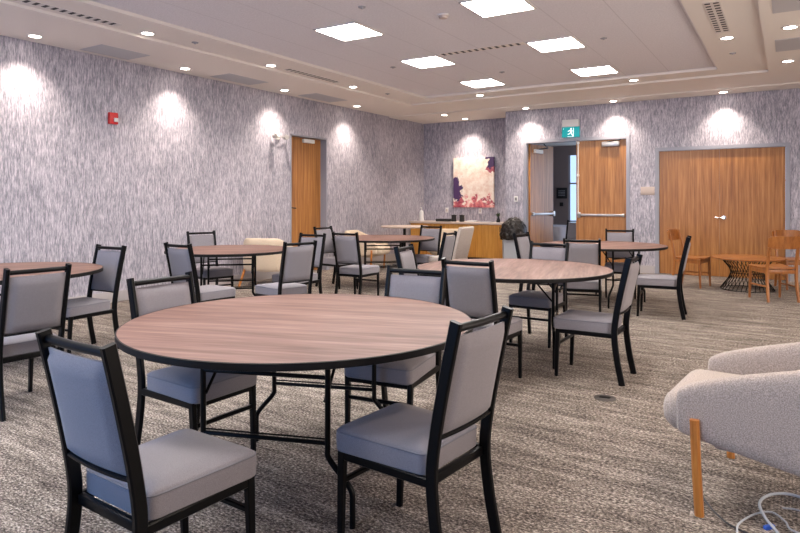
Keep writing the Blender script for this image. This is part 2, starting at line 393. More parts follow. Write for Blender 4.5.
# downlights
dl = None
DLC = .062
SCA, SCB = 106, 1.0
def downlight(x, y, z, label, watt, deg, blend, col=(1, .86, .74), grp='round recessed downlights'):
    global dl
    if dl is None:
        dl = thing('downlight', label, 'ceiling light', (x, y, z), 0, grp)
        obj('trim_ring', lathe(bmesh.new(), [(.085, 0), (.085, -.006), (.075, -.009), (DLC, -.007), (DLC, 0)], 32), 'lamp_trim', dl)
        obj('lens', lathe(bmesh.new(), [(0, -.004), (DLC, -.004), (DLC, -.001), (0, -.001)], 24), 'spot_lens', dl)
        r = dl
    else: r = dup(dl, (x, y, z), 0, label, grp)
    l = bpy.data.lights.new('downlight_lamp', 'SPOT'); l.energy = watt; l.spot_size = math.radians(deg); l.spot_blend = blend; l.color = col; l.shadow_soft_size = .035
    o = bpy.data.objects.new('downlight_lamp', l); COL.objects.link(o); o.location = (x, y, z-.03)
    return r
WALLW = [(-7.2, 3.77, 'leftmost downlight along the left wall'), (-7.18, 5.81, 'downlight close to the left wall between the alarm and the single door'), (-7.18, 7.84, 'downlight close to the left wall just before the single door'), (-7.18, 9.91, 'downlight close to the left wall just past the single door')]
for x, y, lb in WALLW: downlight(x, y, ZS, lb, SPOT_W, SCA, SCB)
for x, lb in ((-4.42, 'downlight above the left jamb of the open double doors'), (-2.73, 'downlight above the closed leaf of the open double doors'), (-.93, 'downlight above the wide closed double doors')):
    downlight(x, 11.80, ZS-.022, lb, SPOT_W, SCA, SCB)
downlight(-6.24, 11.80, ZS-.022, 'downlight in the far soffit in front of the serving recess', 20, 100, .8)
downlight(-6.21, 12.75, ZS, 'downlight inside the serving recess above the painting', SPOT_W*1.3, SCA, SCB)
for x, y, z, lb in [(-6.12, 4.44, ZR, 'downlight in the raised ring right of the first slot diffuser'), (-6.12, 6.41, ZR, 'downlight in the raised ring left of the second slot diffuser'), (-6.12, 8.34, ZR, 'downlight in the raised ring right of the second slot diffuser'),
        (-4.68, 10.2, ZR, 'downlight in the far ring below the last row of panels, left one'), (-2.05, 10.2, ZR, 'downlight in the far ring near the tray corner on the right'), (-.6, 8.12, ZR, 'downlight in the right ring below the twin slot diffuser'),
        (.0, 9.74, ZS, 'downlight at the right edge of the picture, lower one'), (.02, 7.85, ZS, 'downlight at the right edge of the picture, upper one')]:
    downlight(x, y, z, lb, SPOT_RING, 120, .9)
for x, y, wd_ in ((-7.18, 1.8, 'next to the picture edge'), (-7.18, -.2, 'beside the photographer')): downlight(x, y, ZS, 'downlight along the left wall out of view, '+wd_, SPOT_W, SCA, SCB, grp='downlights out of view')
for x, y, wd_ in ((1.8, 9.7, 'by the far wall'), (1.8, 6.8, 'in the middle'), (1.8, 3.8, 'over the armchair side'), (1.8, .8, 'near the photographer'), (.3, 5.2, 'at the ring, farther'), (.3, 2.6, 'at the ring, nearer')): downlight(x, y, ZS, 'downlight of the right part of the room out of view, '+wd_, 45, 130, .9, grp='downlights out of view')
# slot diffusers
def slots(label, x, y, z, ln, along, rows=1, group='linear slot diffusers'):
    r = thing('slot_diffuser', label, 'air vent', (x, y, z), 0 if along == 'y' else -PI/2, group)
    w = .055 if rows == 1 else .075
    obj('frame', bx(-w, w, -ln/2, ln/2, -.005, 0), 'lamp_trim' if z < ZT else 'ring_paint', r, False)
    k = int(ln/.09)
    for rr in range(rows):
        cx = (rr-(rows-1)/2)*.075; hw = .046 if rows == 1 else .024
        for i in range(k):
            yy = -ln/2+.02+i*(ln-.03)/k; obj('slot', bx(cx-hw, cx+hw, yy, yy+.038, -.0065, -.005), 'dark', r, False)
slots('long slotted air diffuser at the top left above the first downlights', -6.10, 3.40, ZR, 1.35, 'y')
slots('slotted air diffuser in the left ring between two downlights, near the single door', -6.09, 7.30, ZR, 1.2, 'y')
slots('slotted air diffuser across the tiled tray between two light panels', -3.30, 7.24, ZT, 1.15, 'x')
slots('twin slotted air diffuser in the right ring near the top edge', -.62, 7.2, ZR, 1.25, 'y', 2)
def grille(label, x, y, sx, sy):
    r = thing('return_air_grille', label, 'air vent', (x, y, ZS), 0, 'flat grilles in the soffit')
    b = bx(-sx/2, sx/2, -sy/2, sy/2, -.004, 0); obj('frame', b, 'vent_paint', r, False)
    b = bmesh.new(); k = int(sx/.03)
    for i in range(k): xx = -sx/2+.02+i*(sx-.03)/k; bx(xx, xx+.011, -sy/2+.02, sy/2-.02, -.007, -.004, bm=b)
    obj('louvre', b, 'vent_paint', r, False)
grille('flat soffit grille above the red alarm', -7.14, 4.72, .46, .66)
grille('flat soffit grille midway between the alarm and the single door', -7.12, 6.78, .42, .8)
grille('flat soffit grille above the single door', -7.12, 8.8, .42, .9)
grille('flat soffit grille at the right edge between the two downlights', .3, 8.72, .86, .66)
grille('flat soffit grille in the top right corner of the picture', .3, 6.85, .86, .66)
for x, y, z, lb, big in [(-3.03, 5.7, ZT, 'white smoke detector on the tiled tray between the first two light panels', 1), (-4.83, 7.55, ZT, 'small flush sprinkler cover in the tray left of the second row of panels', 0),
        (-3.63, 8.7, ZT, 'tiny dark sprinkler in the tray between the two far rows of panels', 0), (-1.85, 7.52, ZT, 'flat round sprinkler cover in the tray right of the second row panel', 0), (-3.59, 5.04, ZT, 'sprinkler cover near the top edge of the picture', 0),
        (-6.0, 5.0, ZR, 'sprinkler cover on the left ring past the first downlight', 0), (-.6, 9.0, ZR, 'sprinkler cover on the right ring beyond its downlight', 0), (-6.0, 9.2, ZR, 'sprinkler cover near the far end of the left ring', 0)]:
    if big:
        t = thing('smoke_detector', lb, 'smoke detector', (x, y, z))
        obj('base', lathe(bmesh.new(), [(0, 0), (.06, 0), (.062, -.012), (0, -.012)], 28), 'white_plastic', t)
        obj('sensor', lathe(bmesh.new(), [(.05, -.012), (.042, -.035), (.02, -.042), (0, -.042)], 28), 'plate_beige', t)
    else:
        tag(obj('sprinkler_cover', lathe(bmesh.new(), [(0, 0), (.04, 0), (.038, -.007), (.012, -.008), (.01, -.02), (0, -.02)], 20), 'grille_paint'), lb, 'sprinkler').location = (x, y, z)

# ------------------------------------------------------------------ things on the walls
t = thing('fire_alarm', 'small red fire alarm with a white strobe on the left wall', 'fire alarm', (XL, 4.90, 2.40))
obj('housing', bx(0, .045, -.062, .062, -.075, .075, .008), 'red', t)
obj('strobe', bx(.045, .065, -.005, .05, -.045, .005, .006), 'white_plastic', t)
t = thing('emergency_light', 'small twin-head spotlight fixture on the left wall beside the single door', 'wall light', (XL, 7.98, 2.42))
obj('wall_plate', bx(0, .03, -.05, .05, -.04, .04, .006), 'white_plastic', t)
obj('crossbar', sweep(bmesh.new(), [(.05, -.16, .02), (.06, 0, 0), (.05, .17, .02)], .008), 'steel', t)
for s in (-1, 1):
    b = lathe(bmesh.new(), [(0, -.035), (.02, -.035), (.045, .03), (.04, .034), (0, .03)], 18)
    bmesh.ops.transform(b, matrix=Matrix.Translation((.09, s*.14, .0)) @ Matrix.Rotation(PI/2.4, 4, 'Y') @ Matrix.Rotation(s*.3, 4, 'X'), verts=b.verts[:]); obj('lamp_head', b, 'steel', t)
t = thing('exit_sign', 'teal exit sign with white running figure above the open double doors', 'exit sign', (-3.585, YD, 2.6))
obj('housing', bx(-.16, .16, -.07, 0, .16, .30, .006), 'white_plastic', t)
obj('sign_panel', bx(-.17, .17, -.05, -.015, -.06+.02, .16, .004), 'teal', t)
b = bmesh.new()
def pl(pts):
    v = [b.verts.new((x, -.0515, z)) for x, z in pts]; v2 = [b.verts.new((x, -.0545, z)) for x, z in pts]; b.faces.new(v); b.faces.new(v2[::-1])
    for i in range(len(v)): b.faces.new((v[i], v[(i+1) % len(v)], v2[(i+1) % len(v)], v2[i]))
pl([(.012+.016*math.cos(a*PI/5), .122+.016*math.sin(a*PI/5)) for a in range(10)])
pl([(-.02, .10), (.018, .104), (.026, .06), (-.004, .055)])
pl([(-.02, .10), (-.055, .075), (-.05, .065), (-.015, .085)]); pl([(.018, .10), (.05, .075), (.045, .066), (.015, .082)])
pl([(0, .06), (.026, .06), (.035, .02), (.05, -.02), (.036, -.024), (.018, .015)]); pl([(-.002, .058), (.014, .052), (-.012, .02), (-.055, .01), (-.055, .022), (-.022, .03)])
pl([(.052, .14), (.062, .14), (.062, -.025), (.052, -.025)]); pl([(-.06, -.025), (.062, -.025), (.062, -.033), (-.06, -.033)])
pl([(-.145, .12), (-.132, .12), (-.132, .132), (-.145, .132)])
obj('pictogram', b, 'sign_white', t, False)
tag(obj('wall_sign', bx(-2.30, -2.06, YD-.012, YD, 1.43, 1.58, .004), 'plate_beige'), 'small beige plaque on the wall between the two double doors', 'sign')
def wallplate(nm, lb, cat, x, y, z, dark=False):
    t = thing(nm, lb, cat, (x, y, z)); obj('plate', bx(-.04, .04, -.008, 0, -.06, .06, .003), 'white_plastic', t)
    obj('rocker' if cat == 'light switch' else 'socket', bx(-.014, .014, -.012, -.008, -.03, .03, .002), 'dark' if dark else 'plate_beige', t)
wallplate('light_switch', 'white wall switch left of the open double doors', 'light switch', -4.72, YD, 1.36, True)
wallplate('power_outlet', 'white outlet plate left below the painting above the counter', 'power outlet', -6.86, YF, 1.10)
wallplate('power_outlet', 'white outlet plate right below the painting above the counter', 'power outlet', -6.0, YF, 1.09)
t = thing('painting', 'abstract cream canvas with rose and violet patches above the counter', 'painting', (-6.15, YF-.035, 1.745))
obj('canvas', bx(-.51, .51, -.025, .03, -.575, .575, .004), 'painting', t, False)

# ------------------------------------------------------------------ serving cabinet and what stands on it
t = thing('serving_cabinet', 'long orange oak serving cabinet filling the recess under the painting', 'cabinet')
CX0, CX1, CY0 = XL+.03, -5.17, 12.42
obj('body', bx(CX0, CX1, CY0+.02, YF-.01, .08, .805), 'cabinet_oak', t, False)
obj('plinth', bx(CX0, CX1-.02, CY0+.07, YF-.03, 0, .08), 'dark', t, False)
nd = 5; wd = (CX1-CX0)/nd
for i in range(nd):
    dr = obj('cabinet_door', bx(CX0+i*wd+.003, CX0+(i+1)*wd-.003, CY0, CY0+.02, .09, .80, .002), 'cabinet_oak', t, False)
    xh = CX0+(i+(.86 if i % 2 == 0 else .14))*wd
    obj('handle', sweep(bmesh.new(), [(xh, CY0, .66), (xh, CY0-.02, .67), (xh, CY0-.02, .75), (xh, CY0, .76)], .005), 'dark', dr)
tag(obj('countertop', bx(CX0-.02, CX1+.02, CY0-.03, YF-.002, .806, .85, .006), 'counter_stone'), 'pale stone countertop on the orange serving cabinet', 'countertop')
ZC = .851
t = thing('soap_bottle', 'white pump bottle at the left end of the counter', 'bottle', (-7.28, 12.62, ZC))
obj('bottle', lathe(bmesh.new(), [(0, 0), (.05, 0), (.052, .02), (.05, .2), (.03, .24), (.018, .25), (0, .25)], 24), 'white_plastic', t)
obj('pump', sweep(bmesh.new(), [(0, 0, .25), (0, 0, .31), (0, -.05, .31)], .01), 'white_plastic', t)
t = thing('serving_tray', 'low black tray on the counter left of the canisters', 'tray', (-6.67, 12.62, ZC))
obj('tray', bx(-.17, .17, -.12, .12, 0, .02, .006), 'dark', t); b = bx(-.17, -.155, -.12, .12, .02, .06, .004); bx(.155, .17, -.12, .12, .02, .06, .004, bm=b); bx(-.17, .17, .105, .12, .02, .06, .004, bm=b); bx(-.17, .17, -.12, -.105, .02, .06, .004, bm=b); obj('rim', b, 'dark', t)
for x, lb in ((-6.42, 'black canister on the counter nearer the tray'), (-6.22, 'black canister on the counter farther right, below the painting')):
    c = thing('canister', lb, 'canister', (x, 12.60, ZC), 0, 'black canisters on the counter')
    obj('body', lathe(bmesh.new(), [(0, 0), (.055, 0), (.058, .01), (.055, .13), (0, .13)], 24), 'dark', c); obj('lid', lathe(bmesh.new(), [(0, .13), (.058, .13), (.058, .15), (.01, .155), (.01, .165), (0, .165)], 24), 'edge_black', c)
t = thing('paper_stack', 'flat stack of white napkins on the counter', 'napkins', (-5.98, 12.62, ZC), .15)
obj('napkins', bx(-.10, .10, -.08, .08, 0, .03, .004), 'white_plastic', t)
t = thing('paper_stack', 'low white tray of papers on the counter left of the twig plant', 'papers', (-5.62, 12.64, ZC), -.1)
obj('papers', bx(-.13, .13, -.09, .09, 0, .018, .003), 'cloth_white', t)
t = thing('potted_plant', 'small dark plant in a slim vase at the right end of the counter', 'plant', (-5.36, 12.64, ZC))
obj('vase', lathe(bmesh.new(), [(0, 0), (.04, 0), (.045, .04), (.02, .10), (.022, .13), (.015, .13), (0, .12)], 20), 'dark', t)
b = bmesh.new()
for i in range(26):
    a = random.uniform(0, 2*PI); e = random.uniform(.3, 1.4); L = random.uniform(.06, .13)
    p1 = Vector((math.cos(a)*math.cos(e), math.sin(a)*math.cos(e), math.sin(e)))*L; s = Vector((-math.sin(a), math.cos(a), 0))*.014; o_ = Vector((0, 0, .12))
    v = [b.verts.new(o_), b.verts.new(o_+p1*.6+s), b.verts.new(o_+p1), b.verts.new(o_+p1*.6-s)]; b.faces.new(v)
obj('leaves', b, 'plant', t)

# grey bin with a bulging black bag
t = thing('waste_bin', 'grey bin topped by a bulging glossy black bag beside the serving cabinet', 'waste bin', (-4.62, 11.68, 0))
b = bmesh.new(); sweep(b, [(0, 0, 0), (0, 0, .02), (0, 0, .56), (0, 0, .58)], lambda u: rect(.34+.06*u, .34+.06*u, .05)); obj('body', b, 'bin_grey', t)
b = bmesh.new(); bmesh.ops.create_icosphere(b, subdivisions=5, radius=1)
for v in b.verts:
    p = v.co.copy(); rr = 1+.05*math.sin(9*p.x+4*p.z)*math.sin(7*p.y+3)+.04*math.sin(17*p.y+11*p.z)*math.cos(15*p.x)
    k = max(0, p.z)
    v.co = Vector((p.x*.265*rr, p.y*.265*rr, .66+(p.z*.33*rr if p.z > 0 else p.z*.09)))
obj('bag', b, 'bag_black', t)
b = bmesh.new(); prof = []
for i in range(64):
    a = 2*PI*i/64; r = .245+.012*math.sin(a*9)+.008*math.sin(a*17); prof.append((r*math.cos(a)**1, r*math.sin(a)))
rings = []
for z, s in ((.71, .98), (.685, 1.10), (.64, 1.12), (.60, 1.05), (.56, 1.08)):
    rings.append([b.verts.new((x*s*(1+.02*math.sin(i*1.7+z*40)), y*s, z+.008*math.sin(i*.9))) for i, (x, y) in enumerate(prof)])
for r0, r1 in zip(rings, rings[1:]):
    for i in range(64): b.faces.new((r0[i], r0[(i+1) % 64], r1[(i+1) % 64], r1[i]))
fo = obj('bag_cuff', b, 'bag_black', t); md = fo.modifiers.new('s', 'SOLIDIFY'); md.thickness = .004

# ------------------------------------------------------------------ banquet chair
def make_chair(label, group):
    t = thing('dining_chair', label, 'chair', (0, 0, 0), 0, group)
    zb = 0
    for s in (-1, 1):
        pts = smoothpath([(s*.187, -.281, 0), (s*.185, -.245, .18), (s*.183, -.226, .36), (s*.183, -.243, .52), (s*.183, -.282, .72), (s*.183, -.327, .92)], 5)
        obj('back_post', sweep(bmesh.new(), pts, rect(.024, .044, .005)), 'black_metal', t)
        fl = obj('front_leg', sweep(bmesh.new(), [(s*.186, .202, 0), (s*.188, .196, .18), (s*.19, .188, .362)], lambda u: rect(.022+.006*u, .026+.008*u, .004)), 'black_metal', t)
    b = bmesh.new()
    box(b, (0, .192, .348), (.37, .022, .034), 0, .004); box(b, (0, -.212, .348), (.35, .022, .034), 0, .004)
    for s in (-1, 1): sweep(b, [(s*.185, -.21, .348), (s*.19, .19, .348)], rect(.022, .034, .004))
    obj('seat_frame', b, 'black_metal', t)
    obj('stretcher', sweep(bmesh.new(), [(-.184, .192, .245), (.184, .192, .245)], rect(.022, .020, .004), up=Vector((0, 1, 0))), 'black_metal', t)
    obj('top_rail', sweep(bmesh.new(), [(-.175, -.315, .893), (0, -.322, .893), (.175, -.315, .893)], .0145, up=Vector((0, 1, 0))), 'black_metal', t)
    # seat cushion: soft trapezoid slab
    b = bmesh.new(); N = 10; zs = [(.358, .955), (.366, .995), (.40, 1.0), (.425, 1.0), (.44, .985), (.449, .94)]
    def ring(z, k):
        out = []; q = .035
        hw0, hw1, y0, y1 = .188*k, .207*k, -.205*k+.005, .226*k
        for cx, cy, a0 in ((1, 1, 0), (-1, 1, 1), (-1, -1, 2), (1, -1, 3)):
            for i in range(5):
                a = (a0+i/4)*PI/2; hw = hw1 if cy > 0 else hw0; y = y1 if cy > 0 else y0
                out.append(b.verts.new((cx*(hw-q)+q*math.cos(a), y-cy*q+q*math.sin(a), z)))
        return out
    R = [ring(z, k) for z, k in zs]
    for r0, r1 in zip(R, R[1:]):
        for i in range(20): b.faces.new((r0[i], r0[(i+1) % 20], r1[(i+1) % 20], r1[i]))
    b.faces.new(R[0][::-1])
    c1 = [b.verts.new((v.co.x*.6, v.co.y*.6, .460)) for v in R[-1]]
    for i in range(20): b.faces.new((R[-1][i], R[-1][(i+1) % 20], c1[(i+1) % 20], c1[i]))
    b.faces.new(c1)
    seat = obj('seat', b, 'grey_fabric', t)
    pts = []; q = .035
    for cx, cy, a0 in ((1, 1, 0), (-1, 1, 1), (-1, -1, 2), (1, -1, 3)):
        for i in range(5):
            a = (a0+i/4)*PI/2; hw = .205 if cy > 0 else .187; y = .223 if cy > 0 else -.199
            pts.append((cx*(hw-q)+q*math.cos(a), y-cy*q+q*math.sin(a), .437))
    obj('piping', sweep(bmesh.new(), pts, .0035, up=Vector((0, 0, 1)), closed=True), 'piping', seat)
    # backrest pad: curved, leaning
    b = bmesh.new(); nu, nv = 13, 13; F, B = [], []
    def cen(u, v):
        z = .515+.352*v; y = -.243-(v**1.1)*.072; return Vector((u*.170, y-.012*(1-u*u), z))
    for lst, sg in ((F, 1), (B, -1)):
        for j in range(nv):
            row = []
            for i in range(nu):
                u = -1+2*i/(nu-1); v = j/(nv-1); th = .020*(max(0, 1-abs(u)**14)**.5)*(max(0, 1-abs(2*v-1)**14)**.5)+.004
                p = cen(u, v); row.append(b.verts.new(p+Vector((0, sg*th, sg*th*.15))))
            lst.append(row)
    for lst in (F, B):
        for j in range(nv-1):
            for i in range(nu-1): b.faces.new((lst[j][i], lst[j][i+1], lst[j+1][i+1], lst[j+1][i]))
    def bd(l): return l[0]+[r[-1] for r in l[1:]]+l[-1][-2::-1]+[r[0] for r in l[-2:0:-1]]
    f1, b1 = bd(F), bd(B)
    for i in range(len(f1)): b.faces.new((f1[i], f1[(i+1) % len(f1)], b1[(i+1) % len(f1)], b1[i]))
    back = obj('backrest', b, 'grey_fabric', t)
    obj('lower_rail', sweep(bmesh.new(), [cen(-1.02+2.04*i/10, 0)+Vector((0, -.004, -.008)) for i in range(11)], rect(.022, .012, .003), up=Vector((0, 1, 0))), 'black_metal', t)
    for o in (back,): pass
    return t
GA = 'grey banquet chairs around the round tables'
CH = [
 ('A1', -1.80, 1.39, -.045, 'grey padded black-framed chair at the lower left, largest of all, seen from behind'),
 ('A2', -1.256, 2.095, 1.47, 'grey padded black-framed chair at the right side of the big front table'),
 ('A3', -2.60, 2.195, -1.60, 'grey padded chair tucked under the left rim of the front table, seat facing right'),
 ('A4', -1.905, 2.985, 3.26, 'grey padded chair at the far side of the front table, facing the viewer'),
 ('E1', -1.892, 4.235, 0.0, 'grey padded chair showing its back at the near side of the second large table'),
 ('E2', -1.289, 4.819, 1.559, 'grey padded chair seen side on right of the second large table, by the floor disc'),
 ('E3', -2.01, 5.68, 3.12, 'grey padded chair facing the viewer behind the second large table, seat under its top'),
 ('E4', -2.665, 4.905, -1.40, 'grey padded chair at the left tip of the second large table, facing right'),
 ('B1', -4.285, 2.115, 1.517, 'grey padded chair showing its back at the left edge, by the cut-off table'),
 ('B2', -5.27, 3.125, 3.185, 'grey padded chair facing left beside the cut-off table, against the left wall'),
 ('C1', -4.961, 4.264, -.049, 'grey padded chair at the near left of the table left of the single door'),
 ('C2', -6.35, 5.56, -1.85, 'grey padded chair behind the table left of the single door, half hidden by its top'),
 ('C3', -4.484, 4.869, 1.324, 'grey padded chair seen from behind, right side of the table left of the single door'),
 ('C4', -5.035, 5.707, 3.191, 'grey padded chair in front of the single door, overlapped by another chair back'),
 ('D1', -4.884, 6.778, .048, 'grey padded chair showing its back at the near left of the table before the cabinet'),
 ('D2', -5.90, 7.646, -1.663, 'grey padded chair just right of the single door, smallest and farthest along that wall'),
 ('D3', -4.985, 8.63, 3.125, 'grey padded chair facing the viewer directly in front of the serving cabinet'),
 ('D4', -4.078, 7.243, 1.656, 'grey padded chair seen obliquely from behind, touching the view of the cream high-back chair'),
 ('F1', -1.958, 7.015, .245, 'grey padded chair showing its back at the near side of the table by the doors'),
 ('F2', -1.98, 8.955, 3.384, 'grey padded chair behind the table by the doors, in front of the closed leaf'),
 ('F3', -1.281, 7.717, 1.66, 'grey padded chair seen side on at the right of the table by the doors'),
 ('F4', -2.56, 7.50, -1.665, 'grey padded chair left of the table by the doors, beside the grey bin'),
]
ch0 = None
for nme, x, y, a, lb in CH:
    if ch0 is None:
        ch0 = make_chair(lb, GA); ch0.location = (x, y, 0); ch0.rotation_euler = (0, 0, a)
    else: dup(ch0, (x, y, 0), a, lb)

# ------------------------------------------------------------------ round folding tables
def make_table(x, y, R, rz, label, fn=.36, ff=.36):
    t = thing('round_table', label, 'table', (x, y, 0), rz, 'round folding tables')
    obj('tabletop', lathe(bmesh.new(), [(0, .722), (R-.006, .722), (R-.006, .7495), (R-.009, .75), (0, .75)], 96), 'walnut_top', t)
    obj('edge_band', lathe(bmesh.new(), [(R-.006, .720), (R, .722), (R+.001, .735), (R, .7485), (R-.006, .7505)], 96), 'edge_black', t)
    for s in (-1, 1):
        fy = s*(ff if s > 0 else fn)
        b = bmesh.new()
        for q in (-1, 1):
            sweep(b, smoothpath([(q*.283, fy, .72), (q*.283, fy, .50), (q*.283, fy, .32), (q*.290, fy+s*.004, .27), (q*.36, fy+s*.01, .19), (q*.39, fy+s*.012, .145), (q*.393, fy+s*.012, .09), (q*.393, fy+s*.012, 0)], 4), .0125)
        for z in (.33, .60): sweep(b, [(-.283, fy, z), (.283, fy, z)], .0095, up=Vector((0, 0, 1)))
        sweep(b, [(-.283, fy, .347), (.283, fy, .347)], .004, up=Vector((0, 0, 1)))
        sweep(b, [(-.30, fy, .712), (.30, fy, .712)], rect(.02, .03, .003), up=Vector((0, 0, 1)))
        obj('leg_frame', b, 'black_metal', t)
        for q in (-1, 1):
            obj('brace', sweep(bmesh.new(), [(q*.27, fy, .50), (q*.27, s*.18, .712)], .007), 'black_metal', t)
    b = bmesh.new()
    for q in (-1, 1): box(b, (q*.27, 0, .712), (.03, 1.0, .018), 0, .002)
    obj('apron', b, 'black_metal', t)
    return t
LEG = .31
TBL = [(-2.019, 2.329, .8325, .338, 'large round walnut table with black edge in the foreground', .43, .31),
 (-2.03, 5.10, .83, 1.83, 'round walnut table in the middle right, behind the foreground table'),
 (-5.64, 5.21, .73, .75, 'round walnut table near the left wall, left of the single door'),
 (-5.36, 8.10, .80, .6, 'round walnut table near the serving cabinet, in front of the white topped table'),
 (-5.50, 2.62, .75, .95, 'round walnut table cut off by the left edge'),
 (-2.08, 8.36, .80, 1.2, 'round walnut table closest to the double doors')]
for a in TBL: make_table(*a)
# light topped table by the back corner
t = thing('side_table', 'light topped round table in the far corner by the serving cabinet', 'table', (-6.74, 10.98, 0))
obj('tabletop', lathe(bmesh.new(), [(0, .77), (.47, .77), (.49, .785), (.49, .80), (.485, .805), (0, .805)], 64), 'light_top', t)
obj('pedestal', lathe(bmesh.new(), [(0, .03), (.03, .03), (.03, .77), (0, .77)], 20), 'black_metal', t)
obj('base', lathe(bmesh.new(), [(0, 0), (.25, 0), (.25, .012), (.04, .03), (0, .03)], 40), 'black_metal', t)

# ------------------------------------------------------------------ tub armchairs
def make_armchair(label, fab, loc, rz, group=None, hs=1.0):
    t = thing('armchair', label, 'armchair', loc, rz, group)
    path = []; W, F, Bk, r = .325, .33, -.30, .22
    n1 = 8
    for i in range(n1+1): path.append((-W, F+(Bk+r-F)*i/n1))
    for i in range(1, 9): a = PI+i/8*PI/2; path.append((-W+r+r*math.cos(a), Bk+r+r*math.sin(a)))
    for i in range(1, 5): path.append((-W+r+(2*W-2*r)*i/5, Bk))
    for i in range(0, 9): a = 1.5*PI+i/8*PI/2; path.append((W-r+r*math.cos(a), Bk+r+r*math.sin(a)))
    for i in range(1, n1+1): path.append((W, Bk+r+(F-Bk-r)*i/n1))
    b = bmesh.new(); rings = []; N = len(path)
    ext = [(-W, F+.035, .55), (-W, F+.052, .12)]
    P = [(path[0][0], F+.052, .55), (path[0][0], F+.046, .88)]+[(x, y, 1) for x, y in path]+[(W, F+.046, .88), (W, F+.052, .55)]
    for i, (x, y, k) in enumerate(P):
        p0 = P[max(i-1, 0)]; p1 = P[min(i+1, len(P)-1)]
        tx, ty = p1[0]-p0[0], p1[1]-p0[1]; L = math.hypot(tx, ty) or 1; nx, ny = ty/L, -tx/L
        fr = min(1, max(0, (F+.06-y)/(F-Bk)))          # 0 at the front, 1 at the back
        top = .512+.19*(fr**.75)*hs+.05*max(0, fr-.75)*4*hs; bot = .325-.085*min(1, fr*1.3)
        if k < 1: top -= (1-k)*.05; bot += (1-k)*.04
        zc, hh = (top+bot)/2, (top-bot)/2; th = .047*(.35+.65*k); rg = []
        for j in range(20):
            a = 2*PI*j/20; ca, sa = math.cos(a), math.sin(a)
            e = .5 if True else 1
            ox = th*(abs(ca)**.6)*(1 if ca > 0 else -1); oz = hh*(abs(sa)**.42)*(1 if sa > 0 else -1)
            rg.append(b.verts.new((x+nx*ox+nx*0, y+ny*ox, zc+oz)))
        rings.append(rg)
    for r0, r1 in zip(rings, rings[1:]):
        for j in range(20): b.faces.new((r0[j], r0[(j+1) % 20], r1[(j+1) % 20], r1[j]))
    b.faces.new(rings[0]); b.faces.new(rings[-1][::-1])
    o = obj('shell', b, fab, t)
    md = o.modifiers.new('s', 'SUBSURF'); md.levels = 1; md.render_levels = 1
    b = bmesh.new(); box(b, (0, -.02, .30), (.56, .56, .09), 0, .03, 3); obj('seat_base', b, fab, t)
    b = bmesh.new(); box(b, (0, .15, .383), (.555, .64, .18), 0, .075, 5)
    for v in b.verts:
        if v.co.z > .38: v.co.z += .022*(1-(v.co.x/.27)**2)*(1-((v.co.y-.125)/.32)**2)
        if v.co.y > .30: v.co.x *= 1.0
    obj('seat_cushion', b, fab, t)
    for sx in (-1, 1):
        obj('leg', sweep(bmesh.new(), [(sx*.372, .285, 0), (sx*.378, .295, .20), (sx*.382, .302, .405)], lambda u: rect(.030+.0*u, .036, .009)), 'armchair_oak', t)
        obj('leg', sweep(bmesh.new(), [(sx*.33, -.37, 0), (sx*.30, -.20, .29)], lambda u: rect(.032, .034+.01*u, .008)), 'armchair_oak', t)
    return t
def arm_place(label, fab, loc, rz, hs=1.0): return make_armchair(label, fab, loc, rz, None, hs)
arm_place('cream woven tub armchair with orange wood legs at the right edge', 'cream_boucle', (.0, 3.24, 0), PI/2-.09)
ka = make_armchair('cream tub armchair against the left wall behind the table near the wall', 'cream_plain', (-6.95, 7.23, 0), .35, 'cream armchairs in the back', 1.0)
dup(ka, (-6.94, 9.80, 0), -PI/2+.25, 'cream tub armchair behind the left end of the middle far table')
dup(ka, (-5.80, 11.10, 0), PI+.35, 'cream tub armchair in front of the serving cabinet, behind a grey chair')

# cream high-back chair
t = thing('high_back_chair', 'cream upholstered high-back chair leaning right in front of the cabinet', 'chair', (-4.43, 8.50, 0), 1.50)
b = bmesh.new(); box(b, (0, 0, .42), (.44, .46, .11), 0, .03, 3); obj('seat', b, 'cream_boucle', t)
b = bmesh.new(); box(b, (0, 0, .25), (.42, .06, .50), 0, .028, 4); bmesh.ops.transform(b, matrix=Matrix.Translation((0, -.2, .45)) @ Matrix.Rotation(.26, 4, 'X'), verts=b.verts[:]); obj('backrest', b, 'cream_boucle', t)
for sx in (-1, 1):
    for sy in (-1, 1): obj('leg', sweep(bmesh.new(), [(sx*.19, sy*.20, 0), (sx*.185, sy*.185, .37)], lambda u: rect(.022+.014*u, .022+.014*u, .004)), 'chair_oak', t)

